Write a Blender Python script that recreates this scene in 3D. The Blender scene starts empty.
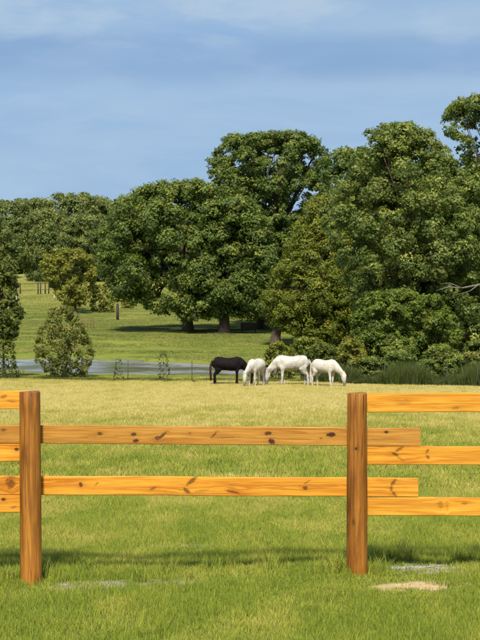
import bpy, bmesh, math, random
import numpy as np
from mathutils import Vector, Matrix, noise

SC = bpy.context.scene
COL = SC.collection
rng = np.random.default_rng(7)
random.seed(7)
R = math.radians

# ------------------------------------------------------------------ camera, sky, sun, exposure
F = 1369.0            # focal length in photograph pixels (480 x 640)
HOR = 300.0           # image row of the horizon
CAMZ = 2.0
cam_d = bpy.data.cameras.new("camera")
cam = bpy.data.objects.new("camera", cam_d)
COL.objects.link(cam)
cam.location = (0, 0, CAMZ)
cam.rotation_euler = (R(90), 0, 0)
cam_d.sensor_fit = 'VERTICAL'
cam_d.sensor_height = 36
cam_d.lens = F / 640 * 36
cam_d.shift_y = (HOR - 320) / 640
cam_d.clip_start = 0.1
cam_d.clip_end = 9000
SC.camera = cam

SUN_EL, SUN_AZ = R(48), R(-174)     # azimuth measured from +Y (view direction) towards +X
S_DIR = Vector((math.sin(SUN_AZ) * math.cos(SUN_EL), math.cos(SUN_AZ) * math.cos(SUN_EL), math.sin(SUN_EL)))
sl = bpy.data.lights.new("sun", 'SUN')
sl.energy = 4.9
sl.angle = R(8)        # sun softened by thin cloud: the fence throws hardly any outline
sl.color = (1.0, 0.92, 0.77)
so = bpy.data.objects.new("sun", sl)
so.rotation_euler = S_DIR.to_track_quat('Z', 'Y').to_euler()
COL.objects.link(so)

w = bpy.data.worlds.new("World")
SC.world = w
w.use_nodes = True
SC.view_settings.view_transform = 'Standard'
SC.view_settings.look = 'None'
SC.view_settings.gamma = 1
SC.view_settings.exposure = 0.26


class NT:
    """small helper for writing node trees"""
    def __init__(s, tree):
        s.t = tree
        s.n = tree.nodes
        s.l = tree.links

    def new(s, kind, **kw):
        nd = s.n.new(kind)
        for k, v in kw.items():
            setattr(nd, k, v)
        return nd

    def put(s, sock, v):
        if v is None:
            return
        if isinstance(v, bpy.types.NodeSocket):
            s.l.new(v, sock)
        else:
            if hasattr(sock, 'default_value'):
                dv = sock.default_value
                if hasattr(dv, '__len__') and not hasattr(v, '__len__'):
                    v = [v] * len(dv)
                if hasattr(dv, '__len__') and len(dv) == 4 and len(v) == 3:
                    v = tuple(v) + (1,)
                sock.default_value = v

    def math(s, op, a, b=None, c=None, clamp=False):
        nd = s.new('ShaderNodeMath', operation=op, use_clamp=clamp)
        s.put(nd.inputs[0], a); s.put(nd.inputs[1], b); s.put(nd.inputs[2], c)
        return nd.outputs[0]

    def vmath(s, op, a, b=None):
        nd = s.new('ShaderNodeVectorMath', operation=op)
        s.put(nd.inputs[0], a); s.put(nd.inputs[1], b)
        return nd.outputs['Value'] if op in ('LENGTH', 'DOT_PRODUCT') else nd.outputs[0]

    def noise(s, vec, scale, detail=3, rough=0.55, dist=0.0):
        nd = s.new('ShaderNodeTexNoise')
        s.put(nd.inputs['Vector'], vec)
        nd.inputs['Scale'].default_value = scale
        nd.inputs['Detail'].default_value = detail
        nd.inputs['Roughness'].default_value = rough
        nd.inputs['Distortion'].default_value = dist
        return nd.outputs['Fac']

    def ramp(s, fac, stops, interp='LINEAR'):
        nd = s.new('ShaderNodeValToRGB')
        nd.color_ramp.interpolation = interp
        el = nd.color_ramp.elements
        while len(el) < len(stops):
            el.new(0.5)
        for e, (p, c) in zip(el, stops):
            e.position = p
            e.color = (c, c, c, 1) if not hasattr(c, '__len__') else tuple(c) + (1,)
        s.put(nd.inputs[0], fac)
        return nd.outputs[0]

    def rng(s, v, a, b, c=0.0, d=1.0, smooth=False):
        nd = s.new('ShaderNodeMapRange')
        nd.interpolation_type = 'SMOOTHSTEP' if smooth else 'LINEAR'
        s.put(nd.inputs[0], v)
        for i, x in enumerate((a, b, c, d)):
            s.put(nd.inputs[1 + i], x)
        return nd.outputs[0]

    def mix(s, fac, a, b, blend='MIX'):
        nd = s.new('ShaderNodeMix', data_type='RGBA', blend_type=blend)
        s.put(nd.inputs[0], fac); s.put(nd.inputs[6], a); s.put(nd.inputs[7], b)
        return nd.outputs[2]

    def sep(s, v):
        nd = s.new('ShaderNodeSeparateXYZ'); s.put(nd.inputs[0], v)
        return nd.outputs

    def comb(s, x, y, z):
        nd = s.new('ShaderNodeCombineXYZ')
        s.put(nd.inputs[0], x); s.put(nd.inputs[1], y); s.put(nd.inputs[2], z)
        return nd.outputs[0]

    def mapping(s, v, scale=(1, 1, 1), loc=(0, 0, 0), rot=(0, 0, 0)):
        nd = s.new('ShaderNodeMapping'); s.put(nd.inputs[0], v)
        nd.inputs['Scale'].default_value = scale
        nd.inputs['Location'].default_value = loc
        nd.inputs['Rotation'].default_value = rot
        return nd.outputs[0]


# sky: clear-sky model veiled by a blue-grey storm layer with soft cloud bands
T = NT(w.node_tree)
T.n.clear()
out = T.new('ShaderNodeOutputWorld')
bg = T.new('ShaderNodeBackground')
bg.inputs[1].default_value = 0.1
sky = T.new('ShaderNodeTexSky')
sky.sky_type = 'NISHITA'
sky.sun_disc = False
sky.sun_elevation = SUN_EL
sky.sun_rotation = SUN_AZ
sky.air_density = 1.0
sky.dust_density = 1.0
tc = T.new('ShaderNodeTexCoord')
D = tc.outputs['Generated']
dx, dy, dz = T.sep(D)
dzc = T.math('MAXIMUM', dz, 0.0)
den = T.math('ADD', dzc, 0.10)
pl = T.comb(T.math('DIVIDE', dx, den), T.math('DIVIDE', dy, den), T.math('MULTIPLY', dz, 1.0))
n1 = T.noise(T.mapping(pl, (0.55, 1.1, 1), (3.1, 0.4, 0)), 1.0, 5, 0.5, 0.25)
n2 = T.noise(T.mapping(pl, (1.3, 2.6, 1), (7.7, 2.2, 0)), 1.5, 6, 0.6, 0.3)
n3 = T.noise(T.mapping(D, (3.0, 3.0, 16.0), (1.3, 0.2, 0)), 2.2, 5, 0.55, 0.4)
veil = T.ramp(n3, [(0.30, (2.40, 3.85, 5.9)), (0.62, (3.00, 4.35, 6.1))])
band = T.math('MULTIPLY', T.rng(n1, 0.40, 0.62, 0, 1, True), T.rng(dz, 0.175, 0.205, 0, 1, True))
cold = T.mix(band, veil, (3.3, 4.55, 6.0))
dark = T.math('MULTIPLY', T.rng(dz, 0.150, 0.168, 0, 1, True), T.rng(dz, 0.196, 0.182, 0, 1, True))
dark = T.math('MULTIPLY', dark, T.rng(n3, 0.35, 0.6, 0.5, 1.0))
cold = T.mix(T.math('MULTIPLY', dark, 0.8), cold, (1.9, 3.15, 5.2))
n4 = T.noise(T.mapping(D, (12.0, 12.0, 40.0), (0.6, 0.1, 2.0)), 1.0, 4, 0.55, 0.2)
wisp = T.math('MULTIPLY', T.rng(n4, 0.46, 0.68, 0, 0.62, True), T.rng(dz, 0.178, 0.198, 0, 1, True))
faint = T.math('MULTIPLY', T.rng(n4, 0.45, 0.7, 0, 0.22, True), T.rng(dz, 0.02, 0.06, 0, 1, True))
cold = T.mix(faint, cold, (3.9, 5.1, 6.6))
cold = T.mix(wisp, cold, (4.15, 5.15, 6.2))
res = T.mix(0.92, sky.outputs[0], cold)
T.put(bg.inputs[0], res)
T.l.new(bg.outputs[0], out.inputs[0])


# ------------------------------------------------------------------ helpers
def at(px, py, Y):
    """the point seen at photograph pixel (px, py) at distance Y"""
    return Vector(((px - 240) / F * Y, Y, CAMZ - (py - HOR) / F * Y))


def tag(o, label=None, cat=None, group=None, kind=None):
    if label: o['label'] = label
    if cat: o['category'] = cat
    if group: o['group'] = group
    if kind: o['kind'] = kind
    return o


def empty(name, loc=(0, 0, 0), rz=0):
    o = bpy.data.objects.new(name, None)
    o.empty_display_size = 0.2
    COL.objects.link(o)
    o.location = loc
    o.rotation_euler = (0, 0, rz)
    return o


def np_mesh(name, verts, faces, smooth=False, mat=None, col=None):
    """verts (n,3); faces (m,k) with constant k, or list of such arrays"""
    me = bpy.data.meshes.new(name)
    fl = faces if isinstance(faces, list) else [faces]
    fl = [np.asarray(f, dtype=np.int32) for f in fl if len(f)]
    verts = np.asarray(verts, dtype=np.float32)
    me.vertices.add(len(verts))
    me.vertices.foreach_set('co', verts.ravel())
    nl = sum(f.size for f in fl)
    me.loops.add(nl)
    me.loops.foreach_set('vertex_index', np.concatenate([f.ravel() for f in fl]))
    tot = np.concatenate([np.full(len(f), f.shape[1], dtype=np.int32) for f in fl])
    me.polygons.add(len(tot))
    st = np.zeros(len(tot), dtype=np.int32)
    st[1:] = np.cumsum(tot)[:-1]
    me.polygons.foreach_set('loop_start', st)
    me.polygons.foreach_set('loop_total', tot)
    if smooth:
        me.polygons.foreach_set('use_smooth', np.ones(len(tot), dtype=bool))
    me.update(calc_edges=True)
    if col is not None:
        a = me.color_attributes.new('tint', 'FLOAT_COLOR', 'POINT')
        a.data.foreach_set('color', np.asarray(col, dtype=np.float32).ravel())
    if mat: me.materials.append(mat)
    return me


def link(name, me, parent=None):
    o = bpy.data.objects.new(name, me)
    COL.objects.link(o)
    if parent: o.parent = parent
    return o


class MB:
    """collects tubes, boxes and lofts into one mesh"""
    def __init__(s):
        s.v = []; s.q = []; s.t = []; s.k = 0

    def add(s, v, q=(), t=()):
        v = np.asarray(v, dtype=float)
        s.v.append(v)
        if len(q): s.q.append(np.asarray(q) + s.k)
        if len(t): s.t.append(np.asarray(t) + s.k)
        s.k += len(v)

    def tube(s, pts, rad, n=6, cap=True):
        pts = np.asarray(pts, dtype=float)
        m = len(pts)
        rad = np.broadcast_to(np.asarray(rad, dtype=float), (m,))
        tan = np.gradient(pts, axis=0)
        tan /= np.linalg.norm(tan, axis=1)[:, None] + 1e-9
        ref = np.array([0, 0, 1.0]) if abs(tan[0][2]) < 0.8 else np.array([1.0, 0, 0])
        V = []
        a = np.linspace(0, 2 * np.pi, n, endpoint=False)
        for i in range(m):
            u = np.cross(tan[i], ref); u /= np.linalg.norm(u) + 1e-9
            v = np.cross(tan[i], u)
            ref = np.cross(u, tan[i]) if True else ref
            V.append(pts[i] + rad[i] * (np.cos(a)[:, None] * u + np.sin(a)[:, None] * v))
        V = np.concatenate(V)
        Q = []
        for i in range(m - 1):
            for j in range(n):
                k = (j + 1) % n
                Q.append((i * n + j, i * n + k, (i + 1) * n + k, (i + 1) * n + j))
        Tt = []
        if cap:
            V = np.vstack([V, pts[0], pts[-1]])
            c0, c1 = m * n, m * n + 1
            for j in range(n):
                k = (j + 1) % n
                Tt.append((c0, k, j)); Tt.append((c1, (m - 1) * n + j, (m - 1) * n + k))
        s.add(V, Q, Tt)

    def box(s, c, d, rz=0.0):
        x, y, z = [k / 2 for k in d]
        V = np.array([(i * x, j * y, k * z) for k in (-1, 1) for j in (-1, 1) for i in (-1, 1)], dtype=float)
        if rz:
            cs, sn = math.cos(rz), math.sin(rz)
            V[:, :2] = V[:, :2] @ np.array([[cs, sn], [-sn, cs]])
        V += np.asarray(c)
        s.add(V, [(0, 2, 3, 1), (4, 5, 7, 6), (0, 1, 5, 4), (2, 6, 7, 3), (0, 4, 6, 2), (1, 3, 7, 5)])

    def mesh(s, name, mat=None, smooth=False):
        f = []
        if s.q: f.append(np.concatenate(s.q))
        if s.t: f.append(np.concatenate(s.t))
        return np_mesh(name, np.concatenate(s.v), f, smooth, mat)


def new_mat(name):
    m = bpy.data.materials.new(name)
    m.use_nodes = True
    t = NT(m.node_tree)
    b = t.n['Principled BSDF']
    return m, t, b


def bump(t, b, h, strength=0.3, dist=0.01):
    nd = t.new('ShaderNodeBump')
    nd.inputs['Strength'].default_value = strength
    nd.inputs['Distance'].default_value = dist
    t.put(nd.inputs['Height'], h)
    t.l.new(nd.outputs[0], b.inputs['Normal'])


# ------------------------------------------------------------------ terrain
PY = np.array([-60, 0, 8, 10.1, 20, 40, 60, 66, 72, 78, 84, 92, 104, 110, 125, 165, 220, 290, 350, 600, 1500, 4000], dtype=float)
PZ = np.array([0.08, 0.0, -0.03, -0.045, -0.38, -1.23, -2.04, -2.21, -2.31, -2.36, -2.36, -2.28, -2.08, -1.72, -1.0, 0.8, 3.6, 7.3, 9.5, 12, 18, 25], dtype=float)
WATER = -2.43


def sstep(a, b, x):
    t = np.clip((x - a) / (b - a), 0, 1)
    return t * t * (3 - 2 * t)


def pond_mask(x, y):
    wob = 0.8 * np.sin(x * 0.55 + 1.0) + 0.5 * np.sin(x * 1.3)
    yn = np.interp(x, [-30, -15, -8, -2, 5], [84, 83, 80, 77, 76]) + wob * 0.4
    yf = np.interp(x, [-40, -12, -6, -2, 3, 6], [106, 105, 100, 95, 88, 81]) + wob
    m = sstep(0, 3.0, y - yn) * sstep(0, 3.0, yf - y) * sstep(-46, -42, x) * sstep(7, 3, x)
    m = m * (1 - sstep(.25, .75, np.sin(x * 1.1 + y * .5) * np.sin(x * .37 - y * .9 + 1)) * sstep(5.5, 2.5, np.minimum(y - yn, yf - y)))
    # low mud spit reaching in from the right
    d = np.abs(y - (84 + 0.35 * (x + 3)))
    m = m * (1 - 0.9 * sstep(0.9, 0.2, d) * sstep(-5.5, -3.0, x))
    return m


def ground(x, y):
    x = np.asarray(x, dtype=float); y = np.asarray(y, dtype=float)
    z = np.interp(y, PY, PZ)
    near = sstep(5, 9, y) * sstep(40, 25, y)
    z = z - near * 0.055 * sstep(0.6, -1.4, x)
    z = z + near * 0.012 * (np.sin(x * 2.3 + y * 1.1) + np.sin(x * 1.1 - y * 2.7 + 2))
    mid = sstep(20, 40, y) * sstep(120, 90, y)
    z = z + mid * 0.025 * (np.sin(x * 0.31 + 0.4) + np.sin(x * 0.13 + y * 0.21))
    z = z - sstep(45, 60, y) * sstep(90, 72, y) * 0.06 * sstep(3, 8, x)
    far = sstep(100, 150, y)
    z = z + far * 0.3 * (np.sin(x * 0.05 + y * 0.03) + np.sin(x * 0.09 - y * 0.05 + 1.3))
    m = pond_mask(x, y)
    z = z * (1 - m) + (WATER - 0.35) * m
    return z


def gz(x, y):
    return float(ground(x, y))


def rows(*segs):
    o = []
    for a, b, st in segs:
        o.append(np.arange(a, b, st))
    return np.concatenate(o)


ys = np.concatenate([rows((-60, 4, 4), (4, 30, .3), (30, 72, .7), (72, 108, .5), (108, 350, 4)), np.geomspace(350, 4500, 26)])
xh = np.concatenate([rows((0, 14, .45), (14, 40, 1.3)), np.geomspace(40, 2600, 26)])
xs = np.concatenate([-xh[::-1], xh[1:]])
GX, GY = np.meshgrid(xs, ys)
GZ = ground(GX, GY)
V = np.stack([GX.ravel(), GY.ravel(), GZ.ravel()], 1)
nx, ny = len(xs), len(ys)
ii = (np.arange(ny - 1)[:, None] * nx + np.arange(nx - 1)[None, :]).ravel()
Q = np.stack([ii, ii + 1, ii + 1 + nx, ii + nx], 1)


def bare_mask(x, y):
    """bare, trampled or wet places round the fence posts"""
    def e(cx, cy, rx, ry):
        return np.clip(1.25 - np.sqrt(((x - cx) / rx) ** 2 + ((y - cy) / ry) ** 2), 0, 1)
    m = e(1.20, 9.72, .31, .15)
    m = np.maximum(m, e(1.40, 10.42, .50, .36) * .9)
    m = np.maximum(m, e(-0.80, 10.12, .80, .26) * .62)
    m = np.maximum(m, e(-0.45, 10.10, .45, .22) * .8)
    m = np.maximum(m, e(-1.30, 10.0, .22, .18) * .6)
    m = np.maximum(m, e(-0.6, 11.9, .9, .3) * .45)
    return m


def grass_tone(t, pos):
    """real variation of the pasture: green by the fence, drier and yellower towards the crest"""
    x, y, z = t.sep(pos)
    flat = t.comb(x, y, 0.0)
    big = t.noise(t.mapping(flat, (0.45, 0.22, 1)), 1.0, 3, 0.6)
    mid = t.noise(t.mapping(flat, (1.7, 0.9, 1)), 1.0, 3, 0.6)
    d = t.ramp(t.rng(y, 0, 80), [(0.0, 0.0), (0.10, 0.12), (0.125, 0.14), (0.165, 0.26), (0.20, 0.40), (0.26, 0.30), (0.40, 0.66), (0.55, 0.90), (0.84, 0.86), (0.96, 0.25)])
    d = t.math('ADD', d, t.math('MULTIPLY', t.math('SUBTRACT', big, 0.5), 0.9))
    d = t.math('ADD', d, t.math('MULTIPLY', t.math('SUBTRACT', mid, 0.5), 1.3), clamp=True)
    return d, mid


gm, t, b = new_mat('pasture')
geo = t.new('ShaderNodeNewGeometry')
pos = geo.outputs['Position']
dry, midn = grass_tone(t, pos)
x, y, z = t.sep(pos)
fine = t.noise(pos, 22, 4, 0.7)
col = t.mix(dry, (0.13, 0.18, 0.02), (0.38, 0.33, 0.10))
lawn = t.noise(t.mapping(t.comb(x, y, 0), (0.12, 0.05, 1)), 1.0, 5, 0.6)
farc = t.mix(t.rng(lawn, 0.35, 0.65), (0.14, 0.18, 0.024), (0.25, 0.27, 0.045))
farc = t.mix(t.rng(y, 150, 215), farc, (0.30, 0.31, 0.085))
col = t.mix(t.rng(y, 71, 75), col, farc)
grit = t.noise(t.mapping(t.comb(x, y, 0), (1.5, 1.5, 1)), 2.5, 4, 0.6)
col = t.mix(1.0, col, t.ramp(fine, [(0.3, 0.62), (0.7, 1.15)]), 'MULTIPLY')
# bare soil by the posts
ba = t.new('ShaderNodeAttribute', attribute_name='bare')
soil = t.mix(fine, (0.24, 0.19, 0.12), (0.42, 0.36, 0.25))
sand = t.mix(fine, (0.42, 0.30, 0.15), (0.62, 0.46, 0.27))
soil = t.mix(t.rng(y, 9.95, 9.75), soil, sand)
col = t.mix(t.rng(t.math('ADD', ba.outputs['Fac'], t.math('MULTIPLY', t.math('SUBTRACT', grit, .5), .6)), 0.25, 0.45), col, soil)
mud = t.rng(z, -2.37, -2.415)
mud = t.math('MULTIPLY', mud, t.math('MULTIPLY', t.rng(y, 73, 75), t.rng(y, 112, 108)))
col = t.mix(mud, col, (0.16, 0.13, 0.085))
t.put(b.inputs['Base Color'], col)
b.inputs['Roughness'].default_value = 0.95
b.inputs['Specular IOR Level'].default_value = 0.15
bump(t, b, t.noise(pos, 9, 5, 0.7), 0.7, 0.05)
me = np_mesh('pasture', V, Q, True, gm)
at_ = me.attributes.new('bare', 'FLOAT', 'POINT')
at_.data.foreach_set('value', bare_mask(V[:, 0], V[:, 1]).astype(np.float32))
o = link('ground', me)
tag(o, 'green and straw coloured pasture falling away to a pond and rising beyond', None, kind='structure')

# pond
wm, t, b = new_mat('water')
b.inputs['Base Color'].default_value = (0.10, 0.115, 0.12, 1)
b.inputs['Roughness'].default_value = 0.16
b.inputs['IOR'].default_value = 1.33
b.inputs['Specular IOR Level'].default_value = 0.9
geo = t.new('ShaderNodeNewGeometry')
h = t.noise(t.mapping(geo.outputs['Position'], (0.8, 2.0, 1)), 1.6, 4, 0.6)
h2 = t.noise(t.mapping(geo.outputs['Position'], (0.22, 0.20, 1)), 1.0, 6, 0.68, 0.6)
t.put(b.inputs['Roughness'], t.rng(h2, 0.4, 0.6, 0.08, 0.3))
t.put(b.inputs['Base Color'], t.mix(t.rng(h2, 0.40, 0.62), (0.05, 0.065, 0.06), (0.34, 0.34, 0.35)))
bump(t, b, h, 0.5, 0.05)
me = np_mesh('water', [(-50, 70, WATER), (10, 70, WATER), (10, 108, WATER), (-50, 108, WATER)], np.array([(0, 1, 2, 3)]), False, wm)
tag(link('pond', me), 'grey blue shallow pond lying behind the wire fence', None, kind='structure')

# shallow puddle behind the right-hand post
pm, t, b = new_mat('puddle')
b.inputs['Base Color'].default_value = (0.38, 0.36, 0.31, 1)
b.inputs['Roughness'].default_value = 0.42
bump(t, b, t.noise(t.new('ShaderNodeNewGeometry').outputs['Position'], 30, 2, .5), 0.2, 0.01)
mb = MB()
for cx, cy, rx, ry in ((1.20, 10.42, .09, .05), (1.36, 10.46, .10, .045), (1.55, 10.38, .07, .04), (1.68, 10.42, .09, .05), (1.30, 10.62, .08, .06), (1.02, 10.33, .05, .035), (1.50, 10.56, .06, .04)):
    a = np.linspace(0, 2 * np.pi, 22, endpoint=False)
    rr = 1 + 0.18 * np.sin(3 * a + cx * 5) + .1 * np.sin(5 * a + 1)
    px_, py_ = cx + rx * rr * np.cos(a), cy + ry * rr * np.sin(a)
    zz = ground(px_, py_).mean() + 0.0035
    P = np.stack([np.append(px_, cx), np.append(py_, cy), np.full(23, zz)], 1)
    mb.add(P, (), [(22, j, (j + 1) % 22) for j in range(22)])
tag(link('puddle', mb.mesh('puddle', pm)), 'small shining puddles in the trampled grass behind the right fence post', None, kind='structure')

# ------------------------------------------------------------------ wooden fence
PXM = 10.14 / F


def wood(name, base, dark, light, knots=(), vertical=False, gscale=1.0, seed=0.0, checks=False):
    m, t, b = new_mat(name)
    tcn = t.new('ShaderNodeTexCoord')
    ob = tcn.outputs['Object']
    X, Y, Z = t.sep(ob)
    if vertical:
        X, Z = Z, X
    info = t.new('ShaderNodeObjectInfo')
    wx = t.math('ADD', X, seed)
    zz = Z
    halo_sum = None
    core_sum = None
    nz = t.noise(ob, 60, 3, 0.6)
    for (kx, kz, rx, rz, ang, st) in knots:
        ddx = t.math('SUBTRACT', X, kx)
        ddz = t.math('SUBTRACT', Z, kz)
        ca, sa = math.cos(R(ang)), math.sin(R(ang))
        u = t.math('ADD', t.math('MULTIPLY', ddx, ca / rx), t.math('MULTIPLY', ddz, sa / rx))
        v = t.math('ADD', t.math('MULTIPLY', ddx, -sa / rz), t.math('MULTIPLY', ddz, ca / rz))
        d2 = t.math('ADD', t.math('MULTIPLY', u, u), t.math('MULTIPLY', v, v))
        hl = t.math('POWER', 2.718, t.math('MULTIPLY', d2, -0.30))
        d = t.math('ADD', t.math('SQRT', d2), t.math('MULTIPLY', t.math('SUBTRACT', nz, 0.5), 1.6))
        cr = t.math('MULTIPLY', t.rng(d, 1.15, 0.6, 0, 1, True), st)
        zz = t.math('SUBTRACT', zz, t.math('MULTIPLY', t.math('MULTIPLY', hl, ddz), 0.55))
        core_sum = cr if core_sum is None else t.math('MAXIMUM', core_sum, cr)
        halo_sum = t.math('MULTIPLY', hl, st) if halo_sum is None else t.math('MAXIMUM', halo_sum, t.math('MULTIPLY', hl, st))
    g1 = t.noise(t.comb(t.math('MULTIPLY', wx, 1.1), t.math('MULTIPLY', Y, 8), t.math('MULTIPLY', zz, 26 * gscale)), 1.0, 4, 0.6, 0.6)
    g2 = t.noise(t.comb(t.math('MULTIPLY', wx, 4.0), t.math('MULTIPLY', Y, 20), t.math('MULTIPLY', zz, 150 * gscale)), 1.0, 3, 0.6)
    g3 = t.noise(t.comb(t.math('MULTIPLY', wx, 0.9), 0.0, t.math('MULTIPLY', Z, 5)), 1.0, 2, 0.5)
    col = t.ramp(g1, [(0.32, light), (0.46, base), (0.54, dark), (0.585, [c * .9 for c in dark]), (0.60, base), (0.70, light)])
    col = t.mix(t.rng(g3, 0.35, 0.7), col, t.mix(0.5, col, light))
    col = t.mix(1.0, col, t.ramp(g2, [(0.3, 0.74), (0.62, 1.08)]), 'MULTIPLY')
    if core_sum is not None:
        col = t.mix(t.math('MULTIPLY', halo_sum, 0.35), col, [c * .62 for c in dark])
        col = t.mix(t.math('MULTIPLY', core_sum, 0.95), col, (0.035, 0.013, 0.005))
    h = g2
    if checks:
        ck = t.noise(t.comb(t.math('MULTIPLY', wx, 1.6), t.math('MULTIPLY', Y, 30), t.math('MULTIPLY', Z, 34)), 1.0, 2, 0.5, 0.3)
        ckm = t.rng(ck, 0.345, 0.29, 0, 1, True)
        col = t.mix(t.math('MULTIPLY', ckm, .85), col, [c * .22 for c in dark])
        blot = t.noise(t.comb(t.math('MULTIPLY', wx, 2.2), t.math('MULTIPLY', Y, 6), t.math('MULTIPLY', Z, 9)), 1.0, 4, 0.6)
        col = t.mix(1.0, col, t.ramp(blot, [(0.34, (.62, .52, .42)), (0.62, (1.08, 1.05, 1.0))]), 'MULTIPLY')
        # darker brown towards the foot of the post
        col = t.mix(t.math('MULTIPLY', t.rng(wx, 0.12 + seed, 0.0 + seed), 0.5), col, (.10, .06, .03))
        h = t.math('SUBTRACT', h, ckm)
    t.put(b.inputs['Base Color'], col)
    b.inputs['Roughness'].default_value = 0.62
    b.inputs['Specular IOR Level'].default_value = 0.3
    bump(t, b, h, 0.35, 0.002)
    return m


fence = empty('wooden_fence', (0, 10.2, 0))
tag(fence, 'orange wooden board fence across the foreground with overlapping rails behind round posts', 'fence')


def add_board(name, x0, y0l, y0r, x1, hpx, mat_args, yoff=0.0, label=None, fix=None):
    """board from px x0 to x1, top edge at rows y0l (left end) and y0r (right end); rows and columns at the rail plane"""
    Yd = 10.14 + 0.082 + 0.019 + yoff
    A = at(x0, y0l, Yd); B = at(x1, y0r, Yd)
    L = (B - A).length
    H = hpx * Yd / F
    n = 26
    bm = bmesh.new()
    rnd = random.Random(int(x0 * 7 + y0l))
    hx, hy = L / 2, 0.019
    ringv = []
    for i in range(n + 1):
        u = -hx + L * i / n
        wz = 0.0016 * math.sin(i * .55 + x0) + rnd.uniform(-.0005, .0005)
        wy = 0.002 * math.sin(i * .37 + y0l)
        bev = 0.004
        h2_ = H / 2
        pr = [(-hy + bev, -h2_), (hy - bev, -h2_), (hy, -h2_ + bev), (hy, h2_ - bev), (hy - bev, h2_), (-hy + bev, h2_), (-hy, h2_ - bev), (-hy, -h2_ + bev)]
        ringv.append([bm.verts.new((u, yy + wy, zz_ + wz)) for yy, zz_ in pr])
    for i in range(n):
        for j in range(8):
            k = (j + 1) % 8
            bm.faces.new((ringv[i][j], ringv[i + 1][j], ringv[i + 1][k], ringv[i][k]))
    bm.faces.new(list(ringv[0])); bm.faces.new(list(reversed(ringv[-1])))
    bmesh.ops.recalc_face_normals(bm, faces=bm.faces)
    me = bpy.data.meshes.new(name)
    bm.to_mesh(me); bm.free()
    cen = (A + B) / 2 - Vector((0, 0, H / 2))
    ks = []
    for (kx, ky, rx, ry, ang, st) in mat_args.get('knots', ()):
        P = at(kx, ky, Yd)
        s = Yd / F
        ks.append((P.x - cen.x, P.z - cen.z, rx * s, ry * s, ang, st))
    a = dict(mat_args); a['knots'] = ks
    me.materials.append(wood('wood_' + name, **a))
    o = link(name, me, fence)
    o.location = cen - fence.location
    o.rotation_euler = (0, math.atan2(-(B.z - A.z), B.x - A.x), 0)
    if label: o['label'] = label
    return o


ORANGE = dict(base=(0.668, 0.266, 0.016), dark=(0.505, 0.152, 0.007), light=(0.758, 0.378, 0.040))
DULL = dict(base=(0.465, 0.207, 0.027), dark=(0.372, 0.143, 0.016), light=(0.539, 0.267, 0.050))
PALE = dict(base=(0.685, 0.294, 0.020), dark=(0.559, 0.202, 0.011), light=(0.776, 0.396, 0.047))
add_board('board', 356, 393, 393, 735, 19, dict(seed=1.3, knots=[(404, 402, 9, 3, 0, .18), (455, 408, 4, 1.5, 10, .3)], **PALE), label='top board right of the right post')
add_board('board', -40, 424.6, 428, 420, 18, dict(seed=5.1, knots=[(4, 431, 3, 2, 0, .6), (100, 434, 3.4, 1.6, 0, .8), (134, 434.5, 3, 2, 0, .9), (136, 441, 3.2, 2, 10, .95), (162, 436, 6.5, 1.6, 42, .85), (158, 438, 3.5, 2.4, 0, .75), (214, 434.5, 4, .9, 48, .7), (228, 437, 12, .5, 3, .5), (268, 432.5, 4, 2.2, 0, .9), (271.5, 440.5, 4, 2.8, -30, 1), (331, 433.5, 5, 2.4, 8, 1), (321, 437, 2, 1, 0, .6), (386, 430.2, 2.2, 1.6, 0, 1), (190, 433, 2, 1.2, 0, .4)], **DULL), label='duller upper board between the posts')
add_board('board', 358, 446.6, 445.6, 735, 18.2, dict(seed=9.7, knots=[(399, 448.5, 5.5, 1.6, 32, .6), (395, 453.5, 4, 1.7, -28, .75), (400, 458, 5, 1.2, -30, .4), (427, 450.5, 2.6, 1.2, 60, .6), (427.5, 456.5, 2.8, 1.6, -60, .65)], **ORANGE), label='middle board right of the right post')
add_board('board', -42, 475.4, 478, 418, 18.6, dict(seed=13.2, knots=[(11, 483, 5, 7, 0, .55), (12, 484, 2.5, 5, 10, .55), (81, 485, 2.2, 2.4, 0, .85), (97, 484, 3, 1.1, 50, .4), (153, 488.5, 3.4, 1.3, 20, .6), (192, 480.5, 7.5, 2.2, 40, .72), (187, 490.5, 4.5, 2, -38, .72), (232, 491, 9, 1.2, -14, .7), (203, 490, 8, .8, 5, .4), (305, 487, 3.2, 2, 0, .8), (307, 481, 5, .9, 35, .4), (393, 481, 4.2, 1.8, 55, .65), (391, 487, 1.7, 3.6, 0, .6), (394, 492.5, 4, 1.5, -50, .6)], **ORANGE), label='lower board between the posts')
add_board('board', 358, 497.4, 497.2, 735, 18, dict(seed=17.9, knots=[(440, 504, 3, 4, 0, .3), (464, 503, 4, 1.6, 0, .4), (447, 506, 1.2, 5, 0, .2)], **PALE), label='bottom board right of the right post')
add_board('board', -345, 390, 391, 31, 18.2, dict(seed=21.2, knots=[(4, 396, 4, 2, 20, .5), (12, 401, 5, 1.4, -10, .35)], **PALE), label='top board left of the left post')
add_board('board', -345, 443.6, 443.6, 30, 18, dict(seed=25.4, knots=[(17, 449, 2.4, 2, 0, .9)], **ORANGE), label='middle board left of the left post')
add_board('board', -345, 494.6, 494.6, 30, 18, dict(seed=29.6, knots=[(4, 499, 2.6, 1.8, 0, .9), (14, 507, 3, 1.2, 20, .4)], **ORANGE), label='bottom board left of the left post')


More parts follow.
